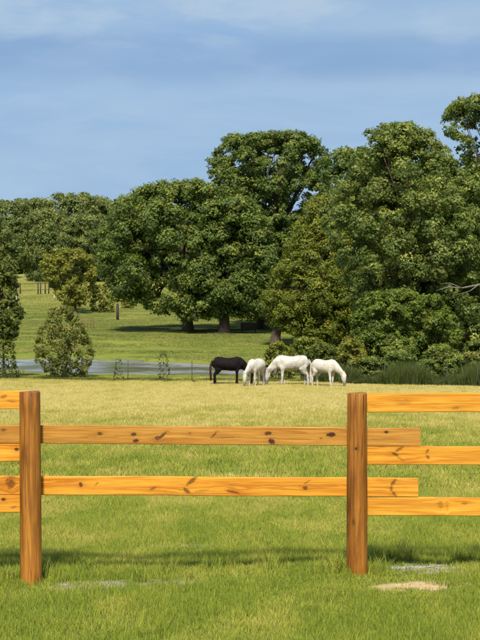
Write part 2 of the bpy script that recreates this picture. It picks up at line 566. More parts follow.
def add_post(px, top_py, base_py, seed, wpx=21.5, label=None, tilt=0.0):
    Yd = 10.14
    P = at(px, 0, Yd)
    zt = at(0, top_py, Yd).z
    zb = gz(P.x, Yd) - 0.35
    bm = bmesh.new()
    n, m = 28, 30
    r0 = wpx * PXM / 2
    rnd = random.Random(int(seed * 10))
    H = zt - zb
    rr = []
    ck = [rnd.uniform(0, 6.28) for _ in range(5)]
    for i in range(m + 1):
        u = i / m
        z = H * u
        r = r0 * (1.03 - 0.05 * u) * (1 + 0.008 * math.sin(u * 9 + seed))
        if i == m: r *= 0.95; z = H - 0.0
        if i == m - 1: z = H - 0.006
        ring = []
        for j in range(n):
            a = 2 * math.pi * j / n
            k = 1 + 0.012 * math.sin(2 * a + seed + u * 2) + 0.008 * math.sin(5 * a + u * 3 + seed)
            for q in ck:
                dd = abs((a - q - .15 * math.sin(u * 5 + q) + math.pi) % (2 * math.pi) - math.pi)
                if dd < 0.13:
                    k -= 0.035 * max(0, math.sin(u * 6 + q * 3))
            ring.append(bm.verts.new((r * k * math.cos(a), r * k * math.sin(a), z + (0.003 * math.sin(a * 2) if i >= m - 1 else 0))))
        rr.append(ring)
    for i in range(m):
        for j in range(n):
            k = (j + 1) % n
            f = bm.faces.new((rr[i][j], rr[i][k], rr[i + 1][k], rr[i + 1][j]))
            f.smooth = True
    bm.faces.new(rr[-1])
    me = bpy.data.meshes.new('post')
    bm.to_mesh(me); bm.free()
    kz = {32: [(1.02, -.03, .03, .012, 0, .5), (.62, .04, .04, .012, 0, .4)], 357: [(1.29, -.012, .012, .012, 0, .95), (.75, -.03, .03, .01, 0, .5)]}.get(px, [])
    me.materials.append(wood('wood_post%d' % px, (0.33, 0.128, 0.014), (0.185, 0.060, 0.008), (0.45, 0.200, 0.030), knots=kz, vertical=True, gscale=1.1, seed=seed, checks=True))
    o = link('post', me, fence)
    o.location = Vector((P.x, Yd, zb)) - fence.location
    o.rotation_euler = (0, R(tilt), 0)
    if label: o['label'] = label
    return o


add_post(357, 393, 568, 3.3, 20.6, 'right-hand round post', 0.0)
add_post(31.5, 391.5, 578, 8.8, 21.5, 'left-hand round post', -0.4)
add_post(691, 393, 570, 5.5)
add_post(-301, 391, 575, 6.5)

# ------------------------------------------------------------------ foliage and bark materials
def leaf_mat(name, c0, c1, c2, trans=0.35, rough=0.55):
    """c0 deep, c1 normal, c2 yellow leaf colour, also painted sunlit tops; mixed by a per-leaf and a per-spray tint"""
    m, t, b = new_mat(name)
    at1 = t.new('ShaderNodeAttribute', attribute_name='tint')
    r_, g_, b_ = t.sep(at1.outputs['Vector'])
    col = t.ramp(r_, [(0.0, c0), (0.5, c1), (1.0, c2)])
    col = t.mix(1.0, col, t.ramp(g_, [(0, 0.62), (1, 1.35)]), 'MULTIPLY')
    t.put(b.inputs['Base Color'], col)
    b.inputs['Roughness'].default_value = rough
    b.inputs['Specular IOR Level'].default_value = 0.35
    tr = t.new('ShaderNodeBsdfTranslucent')
    t.put(tr.inputs[0], t.mix(1.0, col, (1.25, 1.35, 0.55), 'MULTIPLY'))
    mx = t.new('ShaderNodeMixShader')
    mx.inputs[0].default_value = trans
    t.l.new(b.outputs[0], mx.inputs[1]); t.l.new(tr.outputs[0], mx.inputs[2])
    t.l.new(mx.outputs[0], t.n['Material Output'].inputs[0])
    return m


def bark_mat(name, c):
    m, t, b = new_mat(name)
    ob = t.new('ShaderNodeTexCoord').outputs['Object']
    n = t.noise(t.mapping(ob, (6, 6, 1.2)), 1.5, 4, 0.65)
    t.put(b.inputs['Base Color'], t.ramp(n, [(0.3, [k * .5 for k in c]), (0.7, [k * 1.4 for k in c])]))
    b.inputs['Roughness'].default_value = 0.9
    bump(t, b, n, .6, .05)
    return m


L_OAK = leaf_mat('oak_leaves', (0.064, 0.101, 0.020), (0.116, 0.166, 0.031), (0.265, 0.285, 0.050))
L_TALL = leaf_mat('tall_oak_leaves', (0.060, 0.099, 0.020), (0.111, 0.161, 0.030), (0.248, 0.276, 0.055))
L_ELM = leaf_mat('elm_leaves', (0.095, 0.127, 0.014), (0.159, 0.192, 0.023), (0.303, 0.292, 0.040))
L_RIGHT = leaf_mat('right_oak_leaves', (0.069, 0.107, 0.021), (0.134, 0.181, 0.037), (0.310, 0.323, 0.073))
L_BUSH = leaf_mat('thicket_leaves', (0.067, 0.109, 0.013), (0.118, 0.167, 0.019), (0.201, 0.230, 0.032))
L_FAR = leaf_mat('far_leaves', (0.081, 0.120, 0.034), (0.140, 0.177, 0.047), (0.273, 0.288, 0.074))  # paler, bluer leaves: slight distance haze put into the colour
L_SAP = leaf_mat('sapling_leaves', (0.121, 0.135, 0.025), (0.189, 0.216, 0.040), (0.326, 0.284, 0.086), 0.4)
L_DARK = leaf_mat('dark_sapling_leaves', (0.051, 0.078, 0.011), (0.092, 0.122, 0.016), (0.166, 0.175, 0.025))
L_YEL = leaf_mat('yellow_bush_leaves', (0.142, 0.156, 0.021), (0.222, 0.230, 0.032), (0.355, 0.323, 0.058), 0.4)
BARK = bark_mat('bark', (0.085, 0.058, 0.042))
BARK_P = bark_mat('pale_bark', (0.17, 0.15, 0.12))


def unit(v):
    return v / (np.linalg.norm(v, axis=-1, keepdims=True) + 1e-9)


def leaves(lobes, n, size, axis, rg, kclump=9, spread=0.33, up=0.35, squash=0.85, hue=0.0, toplit=0.0):
    """lobes (m,4): centre and radius.  returns verts, faces, colours"""
    m = len(lobes)
    c, r = lobes[:, :3], lobes[:, 3]
    # sprays on the lobe surfaces
    ncl = m * kclump
    li = np.repeat(np.arange(m), kclump)
    outw = c[li] - axis
    outw[:, 2] *= 0.8
    d = unit(rg.normal(size=(ncl, 3)) + 0.75 * unit(outw) + np.array([0, 0, up]))
    cc = c[li] + d * (r[li] * rg.uniform(0.55, 1.0, ncl))[:, None] * np.array([1, 1, squash])
    cr = r[li] * rg.uniform(0.7, 1.3, ncl) * spread
    ctint = np.clip(rg.normal(0.42 + hue, 0.21, ncl), 0, 1)
    cbri = np.clip(rg.normal(0.5, 0.21, ncl), 0, 1)
    p = cr ** 2; p /= p.sum()
    k = rg.choice(ncl, n, p=p)
    off = unit(rg.normal(size=(n, 3))) * (rg.uniform(0.25, 1.0, n) ** 0.6)[:, None]
    off[:, 2] *= 0.75
    P = cc[k] + off * cr[k][:, None]
    nrm = unit(0.8 * off + 0.45 * d[k] + rg.normal(size=(n, 3)) * 0.36 + np.array([0, 0, 0.25]))
    tdir = unit(np.cross(nrm, rg.normal(size=(n, 3))))
    bdir = np.cross(nrm, tdir)
    s = size * rg.uniform(0.6, 1.35, n)[:, None]
    V = np.stack([P - tdir * s * .62, P + bdir * s * .36 - nrm * s * .1, P + tdir * s * .62 - nrm * s * .12, P - bdir * s * .36 - nrm * s * .1], 1)
    Fq = np.arange(n * 4).reshape(n, 4)
    tint = np.clip(ctint[k] + rg.normal(0, 0.10, n) + toplit * np.clip(d[k][:, 2], 0, 1), 0, 1)  # upward sprays go yellower: sunlit tops painted into the leaf colour
    bri = np.clip(cbri[k] + rg.normal(0, 0.10, n), 0, 1)
    C = np.stack([tint, bri, np.zeros(n), np.ones(n)], 1)
    return V.reshape(-1, 3), Fq, np.repeat(C, 4, axis=0)


def profile_lobes(prof, Yd, nlobe, rlo, rhi, rg, depth=1.0, zc=None):
    """prof: rows (py, left px, right px) of the crown's outline at distance Yd. lobes relative to world"""
    pr = np.array(prof, dtype=float)
    s = Yd / F
    rowsz = pr[:, 0]
    w_ = (pr[:, 2] - pr[:, 1])
    out_ = []
    grid = np.linspace(rowsz[0], rowsz[-1], 60)
    wid = np.interp(grid, rowsz, w_)
    pw = wid / wid.sum()
    # lobes along the outline itself, so that the silhouette fills
    seg = []
    L_ = [(a[1], a[0]) for a in pr]; R_ = [(a[2], a[0]) for a in pr]
    loop = L_[::-1] + R_
    pts_ = np.array(loop)
    dl = np.hypot(*np.diff(pts_, axis=0).T); cum = np.concatenate([[0], np.cumsum(dl)])
    no = int(cum[-1] * s / ((rlo + rhi) / 2) * 1.5)
    for u in np.linspace(0, cum[-1], no):
        r = rg.uniform(rlo, rhi) * .85
        ox = np.interp(u, cum, pts_[:, 0]); oy = np.interp(u, cum, pts_[:, 1])
        mx_, my_ = pr[:, 1:].mean(), rowsz.mean()
        dd = np.array([mx_ - ox, my_ - oy]); dd /= np.hypot(*dd)
        q = rg.uniform(.6, 1.25) * r / s
        out_.append(((ox + dd[0] * q - 240) * s, Yd + rg.uniform(-1, 1) * wid.max() * s * .22 * depth, CAMZ - (oy + dd[1] * q - HOR) * s, r))
    for _ in range(nlobe):
        r = rg.uniform(rlo, rhi)
        py = rg.choice(grid, p=pw) + rg.uniform(-2, 2)
        py = np.clip(py, rowsz[0] + r / s * .75, rowsz[-1] - r / s * .5) if rowsz[-1] - rowsz[0] > 2 * r / s else (rowsz[0] + rowsz[-1]) / 2
        l = np.interp(py, rowsz, pr[:, 1]); rt = np.interp(py, rowsz, pr[:, 2])
        cx = (l + rt) / 2
        hw = max((rt - l) / 2 - r / s * .8, 0.5)
        th = rg.uniform(0, 2 * np.pi)
        ro = rg.uniform(0.05, 1.0) ** 0.55
        x = (cx + hw * ro * math.cos(th) - 240) * s
        y = Yd + hw * s * ro * math.sin(th) * depth
        z = CAMZ - (py - HOR) * s
        out_.append((x, y, z, r))
    return np.array(out_)


def bez(a, b, c, n):
    t_ = np.linspace(0, 1, n)[:, None]
    return (1 - t_) ** 2 * a + 2 * (1 - t_) * t_ * b + t_ ** 2 * c


def make_tree(name, label, cat, trunk_px, Yd, prof, nlobe, rl, nleaf, lsize, lmat, trunk_r=0.4, seed=1, depth=1.0, group=None,
              extra=(), limbs=14, bark=None, kclump=15, spread=0.40, up=0.35, hue=0.0, toplit=0.3, stems=1):
    rg = np.random.default_rng(seed)
    bx = (trunk_px - 240) / F * Yd
    bz = gz(bx, Yd)
    lob = profile_lobes(prof, Yd, nlobe, rl[0], rl[1], rg, depth)
    if len(extra):
        s = Yd / F
        ex = np.array([((p[0] - 240) * s, Yd + (p[3] if len(p) > 3 else 0), CAMZ - (p[1] - HOR) * s, p[2] * s) for p in extra])
        lob = np.vstack([lob, ex])
    org = np.array([bx, Yd, bz])
    lob[:, :3] -= org
    zt, zb = lob[:, 2].max(), lob[:, 2].min()
    cen = np.array([lob[:, 0].mean(), lob[:, 1].mean(), zb + (zt - zb) * 0.45])
    v, f, c = leaves(lob, nleaf, lsize, cen, rg, kclump, spread, up, hue=hue, toplit=toplit)
    root = empty(name, org)
    tag(root, label, cat, group)
    cro = link('crown', np_mesh('crown', v, f, False, lmat, c), root)
    mb = MB()
    fork = np.array([cen[0] * .45, cen[1] * .3, zb + (zt - zb) * 0.28])
    for sidx in range(stems):
        o2 = np.array([0, 0, -0.15]) if stems == 1 else np.array([rg.uniform(-.25, .25), rg.uniform(-.2, .2), -0.1])
        P = bez(o2, np.array([rg.uniform(-.1, .1) * trunk_r * 4 + o2[0], 0, fork[2] * .6]), fork + (0 if stems == 1 else rg.uniform(-.4, .4, 3)), 9)
        rad = trunk_r * np.interp(np.linspace(0, 1, 9), [0, .08, .25, 1], [1.35, 1.1, .92, .62])
        mb.tube(P, rad, 10)
    idx = rg.permutation(len(lob))[:limbs]
    for i in idx:
        e = lob[i, :3]
        st = fork + (np.array([cen[0], cen[1], cen[2]]) - fork) * rg.uniform(0, .35)
        mid_ = (st + e) / 2 + np.array([rg.uniform(-.5, .5), rg.uniform(-.5, .5), rg.uniform(0, .9)]) * trunk_r * 2
        P = bez(st, mid_, e, 8)
        P[1:-1] += rg.normal(size=(6, 3)) * trunk_r * .32
        mb.tube(P, np.linspace(trunk_r * .42, trunk_r * .08, 8), 6)
        for _ in range(3):
            q = P[rg.integers(3, 8)]
            e2 = e + unit(rg.normal(size=3) + unit(e - cen)) * lob[i, 3]
            mb.tube(bez(q, (q + e2) / 2 + rg.normal(size=3) * .1 * lob[i, 3], e2, 4), np.linspace(trunk_r * .11, trunk_r * .035, 4), 4, False)
    link('trunk', mb.mesh('trunk', bark or BARK, True), root)
    return root


def copy_tree(o, loc, rz, sc, label=None):
    c = o.copy()
    COL.objects.link(c)
    c.location = loc; c.rotation_euler = (0, 0, rz); c.scale = (sc[0], sc[0], sc[1])
    if label: c['label'] = label
    for ch in list(o.children):
        d = ch.copy(); COL.objects.link(d); d.parent = c
    return c


# main oaks
make_tree('oak_tree', 'broad dark oak with a low rounded crown, leftmost of the big oaks', 'tree', 188, 125,
          [(183, 160, 196), (190, 138, 232), (205, 118, 246), (225, 105, 252), (255, 99, 254), (283, 103, 254), (292, 112, 252), (301, 132, 250), (309, 150, 246), (315, 164, 236)],
          170, (.9, 1.6), 115000, .21, L_OAK, .5, 11, .8)
make_tree('oak_tree', 'dense dark oak filling the gap between the left oak and the tall oak', 'tree', 224, 123,
          [(198, 212, 250), (215, 200, 266), (250, 190, 278), (290, 192, 280), (304, 202, 270), (314, 214, 256)],
          100, (.9, 1.6), 62000, .21, L_OAK, .5, 12, .8, hue=-.08)
make_tree('oak_tree', 'tallest middle oak with an open domed top standing above its neighbours against the sky', 'tree', 262, 130,
          [(134, 250, 300), (140, 226, 318), (152, 212, 329), (166, 210, 333), (185, 211, 330), (205, 214, 326), (235, 222, 322), (270, 225, 318), (310, 235, 300)],
          260, (.7, 1.3), 125000, .20, L_TALL, .55, 13, .8, extra=[(216, 165, 9), (326, 166, 8), (236, 143, 9), (312, 148, 9)], limbs=24, spread=.38)
make_tree('elm_tree', 'olive green leaning tree whose leafy branches hang to the ground behind the grey horse', 'tree', 275, 110,
          [(196, 318, 344), (210, 305, 350), (235, 292, 356), (260, 280, 360), (285, 268, 362), (310, 262, 362), (326, 270, 360), (342, 304, 358)],
          230, (.6, 1.1), 115000, .145, L_ELM, .42, 14, .7, spread=.42)
make_tree('oak_tree', 'huge nearest oak with a lumpy wide crown of pale green sprays on the right', 'tree', 425, 84,
          [(126, 392, 418), (136, 370, 436), (150, 362, 446), (166, 347, 460), (182, 336, 492), (205, 322, 512), (235, 326, 520), (265, 338, 520), (295, 352, 520), (325, 362, 520), (350, 372, 515)],
          400, (.6, 1.15), 215000, .145, L_RIGHT, .34, 15, .9, limbs=18, spread=.37,
          extra=[(349, 157, 9, -1), (343, 165, 7, -1), (370, 135, 9, 0), (384, 130, 8, 0), (378, 146, 9, -2), (408, 129, 9, 0), (430, 136, 8, 1), (446, 150, 9, 1), (436, 160, 10, 0), (356, 176, 9, -2), (344, 195, 13, -2), (340, 215, 13, -2)])
make_tree('oak_tree', 'oak on the right edge whose topmost branches reach higher than every other crown', 'tree', 505, 92,
          [(98, 470, 540), (108, 446, 560), (125, 442, 580), (140, 456, 585), (158, 470, 590), (180, 462, 600), (240, 452, 600), (300, 450, 590), (340, 460, 580)],
          190, (.6, 1.2), 85000, .18, L_RIGHT, .5, 16, .7, extra=[(466, 142, 8, 0), (472, 156, 10, 0), (478, 142, 9, 1), (462, 164, 9, 0), (460, 108, 9, 0), (450, 114, 8, 0), (470, 106, 8, 0), (458, 126, 9, 0), (474, 128, 8, 1)], limbs=10, hue=-.1)
make_tree('oak_tree', 'shaded oak standing behind the olive tree and the huge right oak', 'tree', 372, 118,
          [(152, 338, 372), (175, 322, 402), (210, 315, 420), (260, 316, 425), (320, 320, 425), (340, 330, 420)],
          80, (1.0, 1.8), 34000, .3, L_TALL, .5, 17, .7, hue=-.12)
make_tree('oak_tree', 'shaded oak behind the right-hand crowns, mostly hidden', 'tree', 462, 112,
          [(165, 420, 480), (200, 400, 530), (260, 395, 540), (320, 398, 540), (345, 405, 520)],
          80, (1.0, 1.8), 34000, .3, L_TALL, .5, 18, .7, hue=-.12)
make_tree('leafy_thicket', 'bright fresh green young tree in front of the huge oak, right of the white horses', 'tree', 405, 74,
          [(291, 386, 412), (299, 362, 440), (315, 354, 452), (335, 352, 455), (352, 352, 458), (376, 352, 458)],
          125, (.3, .62), 60000, .12, L_BUSH, .12, 19, .8, stems=4, limbs=18)

# far tree line across the field
SHARE_FAR = 'trees of the far tree line across the field'
far_specs = [(5, 202, 290, 30, 'f0'), (-38, 198, 300, 36, 'f1'), (68, 194, 285, 34, 'f2'), (34, 200, 296, 26, 'f0'), (112, 200, 292, 26, 'f1'), (140, 205, 300, 30, 'f2'),
             (93, 198, 300, 22, 'f0'), (172, 208, 300, 30, 'f1'), (-80, 200, 300, 34, 'f2'), (48, 210, 262, 24, 'f1'), (-12, 212, 268, 24, 'f2'), (210, 215, 300, 30, 'f0'),
             (250, 215, 305, 32, 'f1'), (300, 215, 305, 32, 'f2'), (112, 222, 258, 20, 'f0'), (340, 220, 305, 32, 'f0'), (78, 216, 256, 22, 'f2')]
proto = {}
for nm, sd in (('f0', 31), ('f1', 32), ('f2', 33)):
    pr = [(200, 222, 256), (212, 208, 270), (232, 200, 280), (252, 198, 282), (268, 204, 276), (274, 212, 268)]
    r_ = make_tree('distant_tree', 'rounded distant tree in the far tree line across the field', 'tree', 240, 285, pr, 90, (1.4, 2.7), 30000, .44, L_FAR, .6, sd, 1.0,
                   SHARE_FAR, limbs=6)
    proto[nm] = r_
used = set()
FARLAB = 'rounded distant tree in the far tree line across the field'
far_lab = {34: 'far tree just right of the left-edge tree, with a broad flat crown', 112: 'far tree whose crown touches the left oak from behind', 5: 'far tree at the left edge of the photo beyond the field', 68: 'tallest rounded tree of the far tree line, left of the oaks'}
for (px, topy, Yd, halfw, nm) in far_specs:
    X = (px - 240) / F * Yd
    zb = gz(X, Yd)
    H = at(0, topy, Yd).z - zb
    h0 = (CAMZ + (HOR - 200) * 285 / F) - gz(0, 285)
    w0 = 42 * 285 / F
    sc = (halfw * Yd / F / w0 * 1.25, H / h0)
    if nm in used:
        o = copy_tree(proto[nm], (X, Yd, zb), px * 1.7, sc, FARLAB)
    else:
        used.add(nm)
        o = proto[nm]
        o.location = (X, Yd, zb); o.rotation_euler = (0, 0, px * 1.7); o.scale = (sc[0], sc[0], sc[1])
    if px in far_lab: o['label'] = far_lab.pop(px)

# small trees and bushes in the open field
make_tree('young_tree', 'small bushy tree in the open field above the reddish sapling', 'tree', 74, 165,
          [(249, 55, 82), (258, 44, 92), (272, 42, 97), (288, 52, 95), (304, 62, 88)], 36, (.6, 1.1), 13000, .24, L_YEL, .16, 41, .9, stems=2, hue=-.05)
make_tree('field_bush', 'thin olive bush right of the small bushy field tree', 'bush', 101, 168,
          [(285, 94, 104), (295, 91, 110), (308, 90, 114), (312, 94, 112)], 14, (.3, .6), 2600, .2, L_YEL, .05, 42, .9, stems=3, limbs=8)
make_tree('field_bush', 'little bush beside the dark pole, under the left oak', 'bush', 127, 175,
          [(296, 124, 130), (303, 122, 134), (308, 123, 133)], 8, (.25, .45), 1200, .2, L_YEL, .04, 43, .9, stems=2, limbs=5)
make_tree('young_tree', 'reddish green sapling in front of the pond left of centre, leaves thin and ragged', 'tree', 64, 74.5,
          [(306, 56, 68), (318, 46, 80), (332, 37, 87), (348, 34, 92), (362, 36, 93), (372, 44, 88), (378, 48, 84)], 110, (.16, .36), 13000, .092, L_SAP, .05, 44, .8, stems=4, limbs=30, kclump=9, spread=.5, hue=.0,
          extra=[(62, 320, 7, -.5), (57, 332, 8, -.6), (70, 332, 8, -.6), (62, 346, 9, -.8), (76, 350, 8, -.5), (49, 350, 8, -.5), (64, 364, 9, -.6), (52, 366, 7, -.3), (77, 366, 7, -.3)])
make_tree('young_tree', 'dark green tree cut off by the left edge, its slim trunk bare at the foot', 'tree', 4, 74.5,
          [(262, -14, 8), (278, -22, 14), (300, -24, 17), (320, -20, 24), (330, -10, 18), (341, -2, 12)], 60, (.28, .55), 17000, .12, L_DARK, .07, 45, .8, limbs=20)
make_tree('field_bush', 'low weedy bush at the foot of the left-edge tree', 'bush', 8, 73.5,
          [(340, -4, 12), (352, -6, 15), (366, -8, 16), (378, -8, 18)], 12, (.15, .3), 1500, .1, L_DARK, .03, 46, .9, stems=3, limbs=6)
make_tree('field_bush', 'small leafy bush just behind the withers of the grey horse', 'bush', 279, 72,
          [(342, 272, 284), (350, 266, 292), (362, 264, 296), (376, 266, 294)], 18, (.2, .4), 3200, .11, L_YEL, .03, 47, .9, stems=3, limbs=8, hue=-.1)
make_tree('field_bush', 'thin upright weed bush in the fence line right of the pond reflection', 'bush', 163, 71.5,
          [(351, 161, 165), (360, 159, 168), (372, 158, 170), (380, 159, 168)], 9, (.08, .16), 260, .08, L_DARK, .02, 48, .9, stems=2, limbs=8)
make_tree('field_bush', 'thin weed bush beside the second wire fence post', 'bush', 118, 72,
          [(358, 116, 121), (368, 114, 122), (380, 114, 123)], 6, (.08, .14), 150, .08, L_DARK, .02, 49, .9, stems=2, limbs=6)
make_tree('field_bush', 'yellow green weed clump left of the young thicket tree', 'bush', 352, 70,
          [(338, 346, 356), (350, 338, 366), (368, 336, 370), (384, 338, 368)], 26, (.2, .4), 5200, .11, L_YEL, .03, 50, .9, stems=3, limbs=9, hue=-.15)
make_tree('field_bush', 'shadowy low bush behind the right-hand white horse', 'bush', 322, 71,
          [(345, 312, 334), (355, 304, 344), (370, 300, 346), (384, 302, 346)], 26, (.22, .45), 5000, .12, L_DARK, .03, 51, .9, stems=3, limbs=9)
make_tree('field_bush', 'pale twiggy bush at the right edge beside the dark oak shade', 'bush', 470, 70,
          [(352, 464, 478), (364, 458, 484), (384, 458, 486)], 16, (.18, .34), 2200, .11, L_SAP, .03, 52, .9, stems=4, limbs=12)
make_tree('field_bush', 'low green bush between the thicket tree and the right edge', 'bush', 446, 72,
          [(350, 436, 456), (362, 430, 462), (384, 428, 462)], 22, (.22, .42), 4200, .12, L_DARK, .03, 53, .9, stems=3, limbs=9, hue=.1)
make_tree('field_bush', 'low dark bush below the elm, seen between the two groups of horses', 'bush', 308, 84,
          [(338, 298, 318), (350, 288, 330), (364, 284, 336), (376, 286, 336)], 26, (.3, .5), 5200, .13, L_ELM, .03, 54, .9, stems=3, limbs=9, hue=-.2)

shrub = make_tree('low_shrub', 'low tangled green shrub in the row between the wire fence and the thicket', 'shrub', 400, 70.5,
          [(350, 392, 408), (358, 384, 416), (370, 382, 420), (386, 386, 418)], 26, (.18, .4), 6500, .11, L_OAK, .02, 61, .8, stems=4, limbs=12, group='low shrubs behind the wire fence')
for px, Yd, k, kz in ((372, 69.6, .9, .8), (428, 69, .8, .75), (350, 71.5, 1.0, .9), (455, 70, .9, .9), (388, 72.5, 1.2, 1.3), (440, 73, 1.2, 1.15), (338, 73, .9, .8), (480, 72.5, 1.2, 1.3), (415, 68.4, .6, .5)):
    x = (px - 240) / F * Yd
    copy_tree(shrub, (x, Yd, gz(x, Yd)), px * 1.3, (k, kz), {338: 'leftmost low shrub behind the fence, next to the rightmost white pony', 480: 'rightmost low shrub behind the fence, at the photo edge',
                                                       415: 'smallest low shrub behind the fence, nearest the fence wires', 388: 'tallest low shrub in the row behind the fence'}.get(px))

# pale bare branch low in the right oak
mb = MB()
s_ = 79 / F
P = [at(p[0], p[1], 79 + i * .1) for i, p in enumerate([(500, 281), (478, 285), (462, 288), (448, 287), (436, 291)])]
for bb in ([(478, 285), (470, 291), (452, 296)], [(462, 288), (450, 283), (440, 284)]):
    mb.tube([at(p[0], p[1], 79) for p in bb], np.linspace(.035, .012, 3), 5)
mb.tube(P, np.linspace(.08, .02, 5), 6)
br = link('bare_branch', mb.mesh('bare_branch', BARK_P, True), None)
huge = [o for o in COL.objects if o.get('label', '').startswith('huge nearest oak')][0]
br.parent = huge
br.location = -huge.location

# ------------------------------------------------------------------ horses
def loft(mb, secs, n=14, up=(0, 0, 1)):
    """secs: (centre xyz, half-height, half-width) with cross sections perpendicular to the path"""
    C_ = np.array([s[0] for s in secs], dtype=float)
    tan = unit(np.gradient(C_, axis=0))
    a = np.linspace(0, 2 * np.pi, n, endpoint=False)
    V = []
    side = np.array([0, 1.0, 0])
    for i, s in enumerate(secs):
        sd = unit(side - tan[i] * np.dot(side, tan[i]))
        u = np.cross(tan[i], sd)
        V.append(C_[i] + np.cos(a)[:, None] * sd * s[2] + np.sin(a)[:, None] * u * s[1])
    V = np.concatenate(V)
    m = len(secs)
    Q = [(i * n + j, i * n + (j + 1) % n, (i + 1) * n + (j + 1) % n, (i + 1) * n + j) for i in range(m - 1) for j in range(n)]
    V = np.vstack([V, C_[0] - tan[0] * secs[0][1] * .5, C_[-1] + tan[-1] * secs[-1][1] * .5])
    Tt = []
    for j in range(n):
        k = (j + 1) % n
        Tt.append((m * n, k, j)); Tt.append((m * n + 1, (m - 1) * n + j, (m - 1) * n + k))
    mb.add(V, Q, Tt)


def horse_mat(name, c1, c2, dapple=0.3, dark=None, rough=.5):
    m, t, b = new_mat(name)
    ob = t.new('ShaderNodeTexCoord').outputs['Object']
    n = t.noise(ob, 4.5, 4, .6)
    n2 = t.noise(ob, 40, 2, .6)
    col = t.mix(t.rng(n, .4, .65), c1, c2)
    col = t.mix(1.0, col, t.ramp(n2, [(.3, .88), (.7, 1.04)]), 'MULTIPLY')
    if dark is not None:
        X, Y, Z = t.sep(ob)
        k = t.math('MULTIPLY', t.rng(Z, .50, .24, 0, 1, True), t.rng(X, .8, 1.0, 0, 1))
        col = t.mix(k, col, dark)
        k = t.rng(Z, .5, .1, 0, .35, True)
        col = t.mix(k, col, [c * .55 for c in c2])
    t.put(b.inputs['Base Color'], col)
    b.inputs['Roughness'].default_value = rough
    b.inputs['Specular IOR Level'].default_value = 0.3
    return m


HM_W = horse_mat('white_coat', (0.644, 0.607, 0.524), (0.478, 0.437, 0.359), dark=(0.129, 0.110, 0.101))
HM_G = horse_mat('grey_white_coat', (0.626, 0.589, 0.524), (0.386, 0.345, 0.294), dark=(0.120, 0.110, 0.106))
HM_B = horse_mat('black_coat', (0.008, 0.006, 0.007), (0.014, 0.010, 0.010), rough=.85)
HM_B.node_tree.nodes['Principled BSDF'].inputs['Specular IOR Level'].default_value = .12
HR_W = horse_mat('pale_hair', (0.62, 0.57, 0.46), (0.45, 0.40, 0.31))
HR_G = horse_mat('grey_hair', (0.50, 0.45, 0.38), (0.33, 0.29, 0.24))
HR_B = horse_mat('brown_black_hair', (0.030, 0.016, 0.012), (0.055, 0.026, 0.016))
HOOF = horse_mat('hoof', (0.10, 0.08, 0.06), (0.06, 0.05, 0.04))
EYE = horse_mat('eye', (0.01, 0.01, 0.01), (0.01, 0.01, 0.01), rough=.15)


